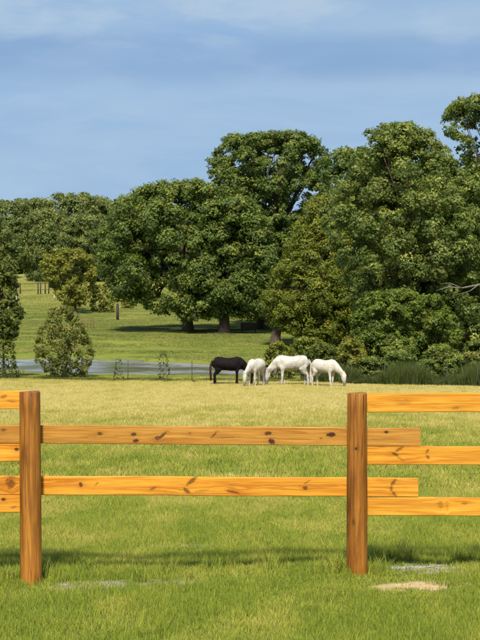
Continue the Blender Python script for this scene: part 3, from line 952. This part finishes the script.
def make_horse(label, px, Yd, rz, size, coat, hair, neck_turn=0.0, step=(0, 0, 0, 0), fat=1.0, seed=0, group='horses grazing together by the pond'):
    X = (px - 240) / F * Yd
    root = empty('horse', (X, Yd, gz(X, Yd) - 0.02), rz)
    root.scale = (size,) * 3
    tag(root, label, 'horse', group)
    mb = MB()
    f = fat
    loft(mb, [((-.83, 0, 1.20), .07, .06), ((-.79, 0, 1.17), .18, .15), ((-.70, 0, 1.16), .27, .225 * f), ((-.56, 0, 1.165), .325, .275 * f), ((-.38, 0, 1.155), .33, .29 * f),
              ((-.15, 0, 1.115), .32, .31 * f), ((.08, 0, 1.105), .33, .315 * f), ((.28, 0, 1.115), .345, .285 * f), ((.44, 0, 1.145), .35, .235 * f),
              ((.58, 0, 1.13), .33, .20), ((.70, 0, 1.10), .24, .165), ((.77, 0, 1.07), .13, .10)], 18)
    # neck and head, reaching down to the grass
    a = neck_turn
    def nk(x, z, s):   # bend sideways progressively
        d = x - .45
        return (.45 + d * math.cos(a * s), d * math.sin(a * s), z)
    loft(mb, [(nk(.36, 1.22, .0), .29, .17), (nk(.54, 1.19, .3), .285, .16), (nk(.72, 1.07, .6), .235, .13), (nk(.88, .94, .8), .185, .105), (nk(1.00, .83, 1), .15, .088),
              (nk(1.09, .75, 1), .125, .078), (nk(1.13, .71, 1), .09, .065)], 14)
    loft(mb, [(nk(1.10, .80, 1), .07, .06), (nk(1.125, .72, 1), .13, .09), (nk(1.125, .62, 1), .165, .105), (nk(1.13, .51, 1), .15, .10), (nk(1.15, .39, 1), .10, .08), (nk(1.16, .28, 1), .08, .064),
              (nk(1.16, .18, 1), .08, .066), (nk(1.155, .10, 1), .072, .062), (nk(1.15, .055, 1), .045, .045)], 12)
    for sgn in (-1, 1):
        e0 = np.array(nk(1.09, .80, 1)) + np.array([0, sgn * .06, 0])
        loft(mb, [(e0, .035, .03), (e0 + np.array([.01, sgn * .025, .07]), .034, .02), (e0 + np.array([.03, sgn * .035, .14]), .008, .008)], 8)
    hooves = []
    for sgn, st in ((-1, step[0]), (1, step[1])):     # forelegs
        y = sgn * .135
        k = np.array([.43 + st * .45, y, .46]); ft = np.array([.43 + st, y, .13]); hf = np.array([.47 + st, y, .045])
        loft(mb, [((.44, sgn * .12, 1.12), .17, .10), ((.45, sgn * .145, .95), .15, .095), ((.43 + st * .1, sgn * .145, .80), .095, .075), ((.43 + st * .28, y, .62), .066, .052),
                  (k + [0, 0, .06], .064, .056), (k, .064, .058), (k - [0, 0, .07], .05, .044), (ft + [0, 0, .12], .045, .038), (ft + [0, 0, .02], .048, .042), (ft - [-.01, 0, .03], .042, .038), (hf, .05, .048)], 10)
        hooves.append(hf)
    for sgn, st in ((-1, step[2]), (1, step[3])):     # hind legs
        y = sgn * .14
        hk = np.array([-.70 + st * .6, y, .53]); ft = np.array([-.68 + st, y, .14]); hf = np.array([-.63 + st, y, .045])
        loft(mb, [((-.56, sgn * .12, 1.20), .22, .13), ((-.54, sgn * .15, 1.02), .22, .125), ((-.50 + st * .1, sgn * .165, .86), .185, .115), ((-.58 + st * .3, y, .70), .118, .08),
                  (hk + [.03, 0, .08], .068, .05), (hk, .066, .05), (hk - [-.01, 0, .09], .056, .046), (ft + [0, 0, .14], .049, .04), (ft + [0, 0, .02], .052, .045), (ft - [-.015, 0, .03], .043, .04), (hf, .052, .05)], 10)
        hooves.append(hf)
    body = link('body', mb.mesh('body', coat, True), root)
    md = body.modifiers.new('union', 'REMESH'); md.mode = 'VOXEL'; md.voxel_size = .017; md.use_smooth_shade = True
    sm = body.modifiers.new('soften', 'SMOOTH'); sm.factor = .6; sm.iterations = 10
    for hfp in hooves:
        h = MB()
        h.tube([hfp + [0.0, 0, .018], hfp + [.02, 0, -.045]], [.05, .068], 12)
        link('hoof', h.mesh('hoof', HOOF, False), root)
    for sgn in (-1, 1):
        e = MB()
        c = np.array(nk(1.17, .60, 1)) + np.array([0, sgn * .088, 0])
        loft(e, [(c - [.0, 0, .02], .006, .006), (c - [0, 0, .01], .016, .016), (c, .02, .02), (c + [0, 0, .012], .014, .014)], 8)
        link('eye', e.mesh('eye', EYE, True), root)
    # mane: strands along the crest
    rg = np.random.default_rng(100 + seed)
    h = MB()
    crest = [nk(.38, 1.49, .0), nk(.58, 1.45, .3), nk(.80, 1.27, .6), nk(.96, 1.09, .8), nk(1.08, .94, 1), nk(1.17, .84, 1)]
    crest = np.array(crest)
    side = 1 if seed % 2 else -1
    for i in range(70):
        u = rg.uniform(0, 4.999); k = int(u); p = crest[k] + (crest[k + 1] - crest[k]) * (u - k)
        p = p - np.array([.02, 0, .03])
        l = rg.uniform(.16, .30)
        e = p + np.array([rg.uniform(-.03, .05), side * rg.uniform(.08, .13), -l])
        h.tube(bez(p, p + np.array([0, side * .09, -.01]), e, 4), np.array([.012, .012, .009, .003]), 4, False)
    for i in range(12):
        p = crest[-1] + rg.normal(size=3) * .015
        h.tube(bez(p, p + np.array([.05, 0, -.04]), p + np.array([.09, rg.uniform(-.05, .05), -.17]), 4), np.array([.01, .01, .007, .003]), 4, False)
    link('mane', h.mesh('mane', hair, True), root)
    h = MB()
    for i in range(90):
        p = np.array([-.82, rg.uniform(-.045, .045), 1.28 + rg.uniform(-.05, .02)])
        L = rg.uniform(.75, 1.02)
        sw = rg.uniform(-.11, .11)
        mid_ = p + np.array([-.12 + rg.uniform(-.05, .04), sw * .6, -L * .35])
        mid2 = p + np.array([-.08 + rg.uniform(-.03, .05), sw, -L])
        h.tube(bez(p, mid_ + [-.02, 0, .08], mid2, 6), np.array([.024, .026, .026, .022, .016, .006]), 4, False)
    link('tail', h.mesh('tail', hair, True), root)
    return root


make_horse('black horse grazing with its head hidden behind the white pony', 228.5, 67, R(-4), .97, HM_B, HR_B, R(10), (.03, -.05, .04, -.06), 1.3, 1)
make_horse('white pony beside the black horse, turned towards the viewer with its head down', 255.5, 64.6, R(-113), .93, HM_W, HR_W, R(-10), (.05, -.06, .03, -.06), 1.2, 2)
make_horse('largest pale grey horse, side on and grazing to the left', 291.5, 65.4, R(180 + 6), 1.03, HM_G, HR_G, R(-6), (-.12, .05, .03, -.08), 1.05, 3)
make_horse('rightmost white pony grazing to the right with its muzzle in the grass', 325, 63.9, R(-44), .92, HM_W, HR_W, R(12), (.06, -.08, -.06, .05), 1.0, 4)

# ------------------------------------------------------------------ wire fence behind the horses
METAL, t, b = new_mat('weathered_steel')
b.inputs['Base Color'].default_value = (0.05, 0.047, 0.042, 1)
b.inputs['Roughness'].default_value = .6; b.inputs['Metallic'].default_value = .4
wf = empty('wire_fence', (0, 69, gz(0, 69)))
tag(wf, 'thin field fence of wire on slim dark posts between the horses and the pond', 'fence')


def fy(x): return 69.6 - 0.28 * x


pxs = [-64, 0, 64, 128, 192, 256, 320, 352, 384, 416, 448, 478, 512]
pts = []
for p in pxs:
    x = (p - 240) / F * 70.5
    y = fy(x)
    x = (p - 240) / F * y
    pts.append((x, y, gz(x, y)))
pmb = MB()
pmb.box((0, 0, .5), (.035, .006, 1.3)); pmb.box((0, .016, .5), (.006, .032, 1.3))
pme = pmb.mesh('fence_post', METAL)
for i, (x, y, z) in enumerate(pts):
    o = link('post', pme, wf)
    o.location = Vector((x, y, z)) - wf.location
    o.rotation_euler = (R(random.uniform(-2, 2)), R(random.uniform(-2.5, 2.5)), 0)
for k, hgt in enumerate((.18, .36, .55, .76, .98)):
    m_ = MB()
    P = []
    for i in range(len(pts) - 1):
        a_, b_ = np.array(pts[i]), np.array(pts[i + 1])
        for u in np.linspace(0, 1, 6)[:-1]:
            q = a_ + (b_ - a_) * u
            P.append(q + [0, -.02, hgt - .03 * math.sin(u * math.pi)] - np.array(wf.location))
    m_.tube(P, .0035, 4, False)
    link('wire', m_.mesh('wire', METAL), wf)

# ------------------------------------------------------------------ things in the far field
def simple_mat(name, c, rough=.8):
    m, t, b = new_mat(name)
    n = t.noise(t.new('ShaderNodeTexCoord').outputs['Object'], 6, 4, .6)
    t.put(b.inputs['Base Color'], t.ramp(n, [(.3, [k * .75 for k in c]), (.7, [min(k * 1.2, .9) for k in c])]))
    b.inputs['Roughness'].default_value = rough
    return m


M_DARKW = simple_mat('dark_wood', (0.035, 0.028, 0.022))
M_PALEW = simple_mat('pale_paint', (0.62, 0.60, 0.52))
M_RUST = simple_mat('rusty_bars', (0.20, 0.10, 0.06))
M_BROWN = simple_mat('brown_wood', (0.07, 0.045, 0.03))

# dark pole in the field
Yp = 152
X = (117.5 - 240) / F * Yp
r_ = empty('field_pole', (X, Yp, gz(X, Yp)))
tag(r_, 'short black pole standing alone in the green field left of the oaks', 'pole')
m_ = MB(); m_.tube([(0, 0, -.2), (0.02, 0, .9), (0, 0, 1.75)], [.16, .155, .15], 10); m_.tube([(0, 0, 1.75), (0, 0, 1.86)], [.15, .08], 10)
link('shaft', m_.mesh('shaft', M_DARKW, True), r_)
m_ = MB(); m_.tube([(0, 0, 1.5), (0, 0, 1.56)], [.17, .17], 10)
link('band', m_.mesh('band', M_BROWN, True), r_)

# old pen of dark posts with rails, and two pale posts
Yp = 205
pen = empty('corral_fence', ((40 - 240) / F * Yp, Yp, gz((40 - 240) / F * Yp, Yp)))
tag(pen, 'old corral of dark posts and thin rails far off in the left field', 'fence')
for px in (38, 40.5, 45, 49, 58, 66, 20, 10):
    x = (px - 240) / F * Yp
    m_ = MB(); m_.tube([(0, 0, -.2), (0, 0, 1.85)], [.10, .08], 7)
    o = link('post', m_.mesh('post', M_DARKW, True), pen)
    o.location = Vector((x, Yp + .3 * math.sin(px), gz(x, Yp))) - pen.location
for k in (.75, 1.7):
    m_ = MB()
    P = [np.array([(px - 240) / F * Yp, Yp, gz((px - 240) / F * Yp, Yp) + k]) - np.array(pen.location) for px in np.linspace(8, 68, 9)]
    m_.tube(P, .04, 5)
    link('rail', m_.mesh('rail', M_BROWN, True), pen)
for px, py, Yp, hgt, lab in ((16.5, 303, 178, 1.55, 'short white post nearest the left edge tree in the field'), (54.5, 299, 190, 1.3, 'white post at the right end of the old corral'), (144.5, 302, 183, .9, 'small pale marker post under the left oak canopy')):
    x = (px - 240) / F * Yp
    r_ = empty('white_post', (x, Yp, gz(x, Yp)))
    tag(r_, lab, 'post')
    m_ = MB(); m_.box((0, 0, hgt / 2 - .1), (.14, .14, hgt + .2)); link('shaft', m_.mesh('shaft', M_PALEW), r_)
    m_ = MB(); m_.box((0, 0, hgt + .02), (.18, .18, .04)); link('cap', m_.mesh('cap', M_PALEW), r_)

# rusty gate panel beside the reddish sapling
Yp = 132
x = (86 - 240) / F * Yp
r_ = empty('stock_panel', (x, Yp, gz(x, Yp)))
tag(r_, 'rusty wire stock panel standing in grass right of the reddish sapling', 'panel')
for k in range(6):
    m_ = MB(); m_.tube([(-.75 + k * .3, 0, 0), (-.75 + k * .3, 0, 1.1)], .022, 5); link('upright_bar', m_.mesh('upright_bar', M_RUST), r_)
for k in range(4):
    m_ = MB(); m_.tube([(-.8, .024, .15 + k * .3), (.8, .024, .15 + k * .3)], .022, 5); link('cross_bar', m_.mesh('cross_bar', M_RUST), r_)

# dark slatted feeder between the oak trunks
Yp = 124
x = (248.5 - 240) / F * Yp
r_ = empty('hay_feeder', (x, Yp, gz(x, Yp)))
tag(r_, 'dark brown slatted wooden box on legs between the oak trunks', 'feeder')
for sx in (-.62, .62):
    for sy in (-.3, .3):
        m_ = MB(); m_.box((sx, sy, .45), (.09, .09, .9)); link('leg', m_.mesh('leg', M_BROWN), r_)
for side in (-.36, .36):
    for k in range(4):
        m_ = MB(); m_.box((0, side, .38 + k * .16), (1.4, .03, .135)); link('slat', m_.mesh('slat', M_BROWN), r_)
for side in (-.69, .69):
    for k in range(4):
        m_ = MB(); m_.box((side, 0, .38 + k * .16), (.03, .68, .135)); link('slat', m_.mesh('slat', M_BROWN), r_)
m_ = MB(); m_.box((0, 0, .30), (1.3, .66, .03)); link('floor_board', m_.mesh('floor_board', M_BROWN), r_)

# ------------------------------------------------------------------ grass
gmat, t, b = new_mat('grass_blades')
geo = t.new('ShaderNodeNewGeometry')
dry, midn = grass_tone(t, geo.outputs['Position'])
at1 = t.new('ShaderNodeAttribute', attribute_name='tint')
r_, g_, b_ = t.sep(at1.outputs['Vector'])
k = t.math('ADD', dry, t.math('MULTIPLY', t.math('SUBTRACT', r_, 0.5), 0.75), clamp=True)
col = t.ramp(k, [(0.0, (0.205, 0.270, 0.022)), (0.22, (0.305, 0.350, 0.036)), (0.5, (0.42, 0.40, 0.068)), (0.78, (0.63, 0.52, 0.14)), (1.0, (0.72, 0.60, 0.22))])
col = t.mix(1.0, col, t.ramp(g_, [(0, .74), (1, 1.3)]), 'MULTIPLY')
t.put(b.inputs['Base Color'], col)
b.inputs['Roughness'].default_value = .55
b.inputs['Specular IOR Level'].default_value = .3
nn = t.vmath('NORMALIZE', t.vmath('ADD', t.vmath('MULTIPLY', geo.outputs['Normal'], (.55, .55, .55)), (0, 0, 1)))
t.l.new(nn, b.inputs['Normal'])
tr = t.new('ShaderNodeBsdfTranslucent')
t.put(tr.inputs[0], col)
mx = t.new('ShaderNodeMixShader'); mx.inputs[0].default_value = .35
t.l.new(b.outputs[0], mx.inputs[1]); t.l.new(tr.outputs[0], mx.inputs[2])
t.l.new(mx.outputs[0], t.n['Material Output'].inputs[0])


def patch(name, size, n, h0, h1, wd, rg, lean=.6, mat=None):
    x = rg.uniform(-size / 2, size / 2, n); y = rg.uniform(-size / 2, size / 2, n)
    # tufts
    nt = max(8, n // 12)
    tx = rg.uniform(-size / 2, size / 2, nt); ty = rg.uniform(-size / 2, size / 2, nt)
    k = rg.integers(0, nt, n)
    mixk = rg.uniform(0, 1, n) < .6
    x = np.where(mixk, tx[k] + rg.normal(0, .018, n), x); y = np.where(mixk, ty[k] + rg.normal(0, .018, n), y)
    h = rg.uniform(h0, h1, n) * np.where(mixk, 1.15, .85)
    a = rg.uniform(0, 2 * np.pi, n)
    ln = rg.uniform(.1, lean, n) * h
    wa = rg.uniform(0, 2 * np.pi, n)
    w2 = wd * rg.uniform(.7, 1.3, n)
    sx, sy = np.cos(wa) * w2 / 2, np.sin(wa) * w2 / 2
    lx, ly = np.cos(a) * ln, np.sin(a) * ln
    z0 = -.01
    V = np.zeros((n, 5, 3))
    V[:, 0] = np.stack([x - sx, y - sy, np.full(n, z0)], 1)
    V[:, 1] = np.stack([x + sx, y + sy, np.full(n, z0)], 1)
    V[:, 2] = np.stack([x + sx * .85 + lx * .35, y + sy * .85 + ly * .35, h * .55], 1)
    V[:, 3] = np.stack([x - sx * .85 + lx * .35, y - sy * .85 + ly * .35, h * .55], 1)
    V[:, 4] = np.stack([x + lx, y + ly, h * rg.uniform(.8, 1, n)], 1)
    base = np.arange(n)[:, None] * 5
    Qd = base + np.array([[0, 1, 2, 3]])
    Tr = base + np.array([[3, 2, 4]])
    tk = rg.uniform(0, 1, nt)
    tint = np.clip(np.where(mixk, tk[k], .5) * .5 + rg.uniform(0, .5, n), 0, 1)
    C = np.stack([tint, rg.uniform(0, 1, n), np.zeros(n), np.ones(n)], 1)
    me = np_mesh(name, V.reshape(-1, 3), [Qd, Tr], False, mat or gmat, np.repeat(C, 5, axis=0))
    return bpy.data.objects.new(name, me)      # not linked to the scene: only a source for the instances


def gcoll(name, objs):
    c = bpy.data.collections.new(name)
    for o in objs: c.objects.link(o)
    return c


rg = np.random.default_rng(5)
near_c = gcoll('grass_near', [patch('tuft_a%d' % i, .36, 800, .025, .062, .0036, rg) for i in range(5)] + [patch('tuft_sparse', .36, 45, .015, .04, .004, rg), patch('tuft_mid', .36, 260, .02, .05, .004, rg)])
far_c = gcoll('grass_far', [patch('sward_a%d' % i, 1.1, 2600, .05, .12, .008, rg, .7) for i in range(4)])
L_WEED = leaf_mat('weed_leaves', (0.045, 0.075, 0.015), (0.085, 0.115, 0.022), (0.17, 0.17, 0.05))
weed_c = gcoll('weed_src', [patch('weed_a%d' % i, .8, 420, .35, 1.0, .022, rg, .5, L_WEED) for i in range(3)])
L_ROUGH, t, b = new_mat('rough_grass')
geo = t.new('ShaderNodeNewGeometry')
x_, y_, z_ = t.sep(geo.outputs['Position'])
la = t.noise(t.mapping(t.comb(x_, y_, 0), (0.10, 0.035, 1)), 1.0, 4, 0.6)
at1 = t.new('ShaderNodeAttribute', attribute_name='tint')
r_, g_, b_ = t.sep(at1.outputs['Vector'])
k = t.math('ADD', t.rng(la, .32, .68, 0, .8), t.math('MULTIPLY', r_, .12))
k = t.math('ADD', k, t.rng(y_, 165, 225, 0, .45), clamp=True)
col = t.ramp(k, [(0, (0.15, 0.195, 0.026)), (.5, (0.225, 0.255, 0.036)), (1, (0.42, 0.40, 0.08))])
t.put(b.inputs['Base Color'], col)
b.inputs['Roughness'].default_value = .8
nn = t.vmath('NORMALIZE', t.vmath('ADD', t.vmath('MULTIPLY', geo.outputs['Normal'], (.3, .3, .3)), (0, 0, 1)))
t.l.new(nn, b.inputs['Normal'])
rough_c = gcoll('rough_src', [patch('rough_a%d' % i, 3.6, 3600, .04, .11, .022, rg, .9, L_ROUGH) for i in range(3)])
tall_c = gcoll('tall_src', [patch('clump_a%d' % i, .10, 55, .07, .17, .005, rg, .6) for i in range(3)])


def scatter(name, P, rot, sc, idx, coll, mod=None):
    me = bpy.data.meshes.new(name)
    me.vertices.add(len(P)); me.vertices.foreach_set('co', np.asarray(P, dtype=np.float32).ravel())
    for nm, ty, dat in (('rot', 'FLOAT_VECTOR', rot), ('scl', 'FLOAT_VECTOR', sc)):
        a = me.attributes.new(nm, ty, 'POINT'); a.data.foreach_set('vector', np.asarray(dat, dtype=np.float32).ravel())
    a = me.attributes.new('pick', 'INT', 'POINT'); a.data.foreach_set('value', np.asarray(idx, dtype=np.int32))
    ob = link(name, me)
    ng = bpy.data.node_groups.new(name + '_nodes', 'GeometryNodeTree')
    ng.interface.new_socket('Geometry', in_out='INPUT', socket_type='NodeSocketGeometry')
    ng.interface.new_socket('Geometry', in_out='OUTPUT', socket_type='NodeSocketGeometry')
    N = ng.nodes
    gi = N.new('NodeGroupInput'); go = N.new('NodeGroupOutput')
    ip = N.new('GeometryNodeInstanceOnPoints')
    ci = N.new('GeometryNodeCollectionInfo'); ci.inputs['Collection'].default_value = coll
    ci.inputs['Separate Children'].default_value = True; ci.inputs['Reset Children'].default_value = True
    ip.inputs['Pick Instance'].default_value = True

    def na(nm, ty):
        n_ = N.new('GeometryNodeInputNamedAttribute'); n_.data_type = ty; n_.inputs['Name'].default_value = nm
        return [s for s in n_.outputs if s.enabled and s.name == 'Attribute'][0]
    L = ng.links
    L.new(gi.outputs[0], ip.inputs['Points']); L.new(ci.outputs[0], ip.inputs['Instance'])
    e2r = N.new('FunctionNodeEulerToRotation'); L.new(na('rot', 'FLOAT_VECTOR'), e2r.inputs[0]); L.new(e2r.outputs[0], ip.inputs['Rotation'])
    L.new(na('scl', 'FLOAT_VECTOR'), ip.inputs['Scale']); L.new(na('pick', 'INT'), ip.inputs['Instance Index'])
    L.new(ip.outputs[0], go.inputs[0])
    md = ob.modifiers.new('scatter', 'NODES'); md.node_group = ng
    return ob


def field(y0, y1, step, margin, rg, jy=.3):
    P = []
    y = y0
    while y < y1:
        hw = y * 0.1754 + margin
        n = int(2 * hw / step) + 1
        x = np.linspace(-hw, hw, n) + rg.uniform(-.3, .3, n) * step
        P.append(np.stack([x, y + rg.uniform(-jy, jy, n) * step], 1))
        y += step
    return np.concatenate(P)


def slope_rot(x, y, rg):
    e = .3
    sx = (ground(x + e, y) - ground(x - e, y)) / (2 * e); sy = (ground(x, y + e) - ground(x, y - e)) / (2 * e)
    rz = rg.uniform(0, 2 * np.pi, len(x))
    return np.stack([np.arctan(sy) * np.cos(rz) - np.arctan(sx) * np.sin(rz) * 0, np.zeros(len(x)), rz], 1) * [0, 0, 1]


XY = field(6.4, 17, .27, 3.3, rg)
x, y = XY[:, 0], XY[:, 1]
bmk = bare_mask(x, y)
names = sorted(o.name for o in near_c.objects)
pick = rg.integers(0, 5, len(x))
pick = np.where(bmk > .28, 5 + 0 * pick, pick)      # sorted names: a0..a4, mid, sparse
pick = np.where((bmk > .5) & ~((x > .85) & (y > 10.1)), 6, pick)
hgt = 1.0 + .25 * np.sin(x * 1.9 + y) * np.sin(y * 1.3 + 1) + rg.uniform(-.15, .15, len(x))
near_post = np.exp(-(((x - .867) / .35) ** 2 + ((y - 9.85) / .3) ** 2)) + np.exp(-(((x + 1.54) / .35) ** 2 + ((y - 9.85) / .3) ** 2))
hgt = hgt * (1 - .35 * near_post)
hgt = hgt * (1 - .5 * np.maximum(bmk, bare_mask(x, y + .25)))
rotz = rg.uniform(0, 2 * np.pi, len(x))
o = scatter('grass', np.stack([x, y, ground(x, y)], 1), np.stack([0 * x, 0 * x, rotz], 1), np.stack([1 + 0 * x, 1 + 0 * x, hgt], 1), pick, near_c)
tag(o, 'short green lawn grass round the wooden fence', 'grass', kind='stuff')
XY = field(16.6, 79, .92, 3.8, rg)
x, y = XY[:, 0], XY[:, 1]
ok = pond_mask(x, y) < .05
x, y = x[ok], y[ok]
hgt = np.interp(y, [16, 22, 60, 72, 74], [.85, 1.0, 1.25, 1.3, 1.3]) * rg.uniform(.8, 1.2, len(x))
o = scatter('grass', np.stack([x, y, ground(x, y)], 1), np.stack([0 * x, 0 * x, rg.uniform(0, 6.28, len(x))], 1), np.stack([1 + 0 * x, 1 + 0 * x, hgt], 1), rg.integers(0, 4, len(x)), far_c)
tag(o, 'straw tinged pasture grass between the wooden fence and the pond', 'grass', kind='stuff')
# taller tufts round the feet of the posts and along the wet patch
cx = np.concatenate([rg.normal(.867, .13, 36), rg.normal(-1.54, .12, 26), rg.uniform(.9, 2.0, 22), rg.uniform(-1.4, .4, 14)])
cy = np.concatenate([rg.normal(10.16, .07, 36), rg.normal(10.16, .07, 26), rg.normal(10.85, .12, 22), rg.normal(10.6, .15, 14)])
dk = np.minimum(np.hypot(cx - .867, cy - 10.14), np.hypot(cx + 1.54, cy - 10.14))
cx, cy = cx[dk > .09], cy[dk > .09]
o = scatter('grass', np.stack([cx, cy, ground(cx, cy)], 1), np.stack([0 * cx, 0 * cx, rg.uniform(0, 6.28, len(cx))], 1), np.repeat((rg.uniform(.6, 1.15, len(cx)) * np.where(cy < 10.12, .5, 1))[:, None], 3, 1), rg.integers(0, 3, len(cx)), tall_c)
tag(o, 'taller tufts of grass left uncut at the foot of the fence posts', 'grass', kind='stuff')
# rough grass and low weeds in the field beyond the pond
XY = field(84, 262, 2.3, 4, rg, 1.6)
x, y = XY[:, 0], XY[:, 1]
ok = (pond_mask(x, y) < .02) & (ground(x, y) > WATER + .03) & (pond_mask(x, y - 1.5) < .1) & (pond_mask(x, y + 1.5) < .1)
x, y = x[ok], y[ok]
o = scatter('grass', np.stack([x, y, ground(x, y)], 1), np.stack([0 * x, 0 * x, rg.uniform(0, 6.28, len(x))], 1), np.stack([1 + 0 * x, 1 + 0 * x, rg.uniform(.4, .9, len(x)) * (1 + (y > 170) * .7)], 1), rg.integers(0, 3, len(x)), rough_c)
tag(o, 'rough tufted grass of the field beyond the pond', 'grass', kind='stuff')
# tall weeds behind the wire fence on the right
n = 900
wx_ = rg.uniform(4.2, 15, n); wy_ = fy(wx_) + rg.uniform(.2, 4.5, n)
keep = rg.uniform(0, 1, n) < .35 + .65 * (np.sin(wx_ * 2.1) * np.sin(wx_ * .9 + wy_ * 1.7) > -.2)
wx_, wy_ = wx_[keep], wy_[keep]; n = len(wx_)
wx2 = rg.uniform(-16, 4.2, 220); wy2 = fy(wx2) + rg.uniform(.3, 2.4, 220)
hs = np.concatenate([rg.uniform(.45, 1.3, n) * (.75 + .35 * np.sin(wx_ * 1.7)), rg.uniform(.08, .24, 220)])
X_, Y_ = np.concatenate([wx_, wx2]), np.concatenate([wy_, wy2])
o = scatter('tall_weeds', np.stack([X_, Y_, ground(X_, Y_)], 1), np.stack([0 * X_, 0 * X_, rg.uniform(0, 6.28, len(X_))], 1), np.stack([1 + 0 * X_, 1 + 0 * X_, hs], 1), rg.integers(0, 3, len(X_)), weed_c)
tag(o, 'rank tall weeds along the wire fence in front of the thicket', 'weeds', kind='stuff')
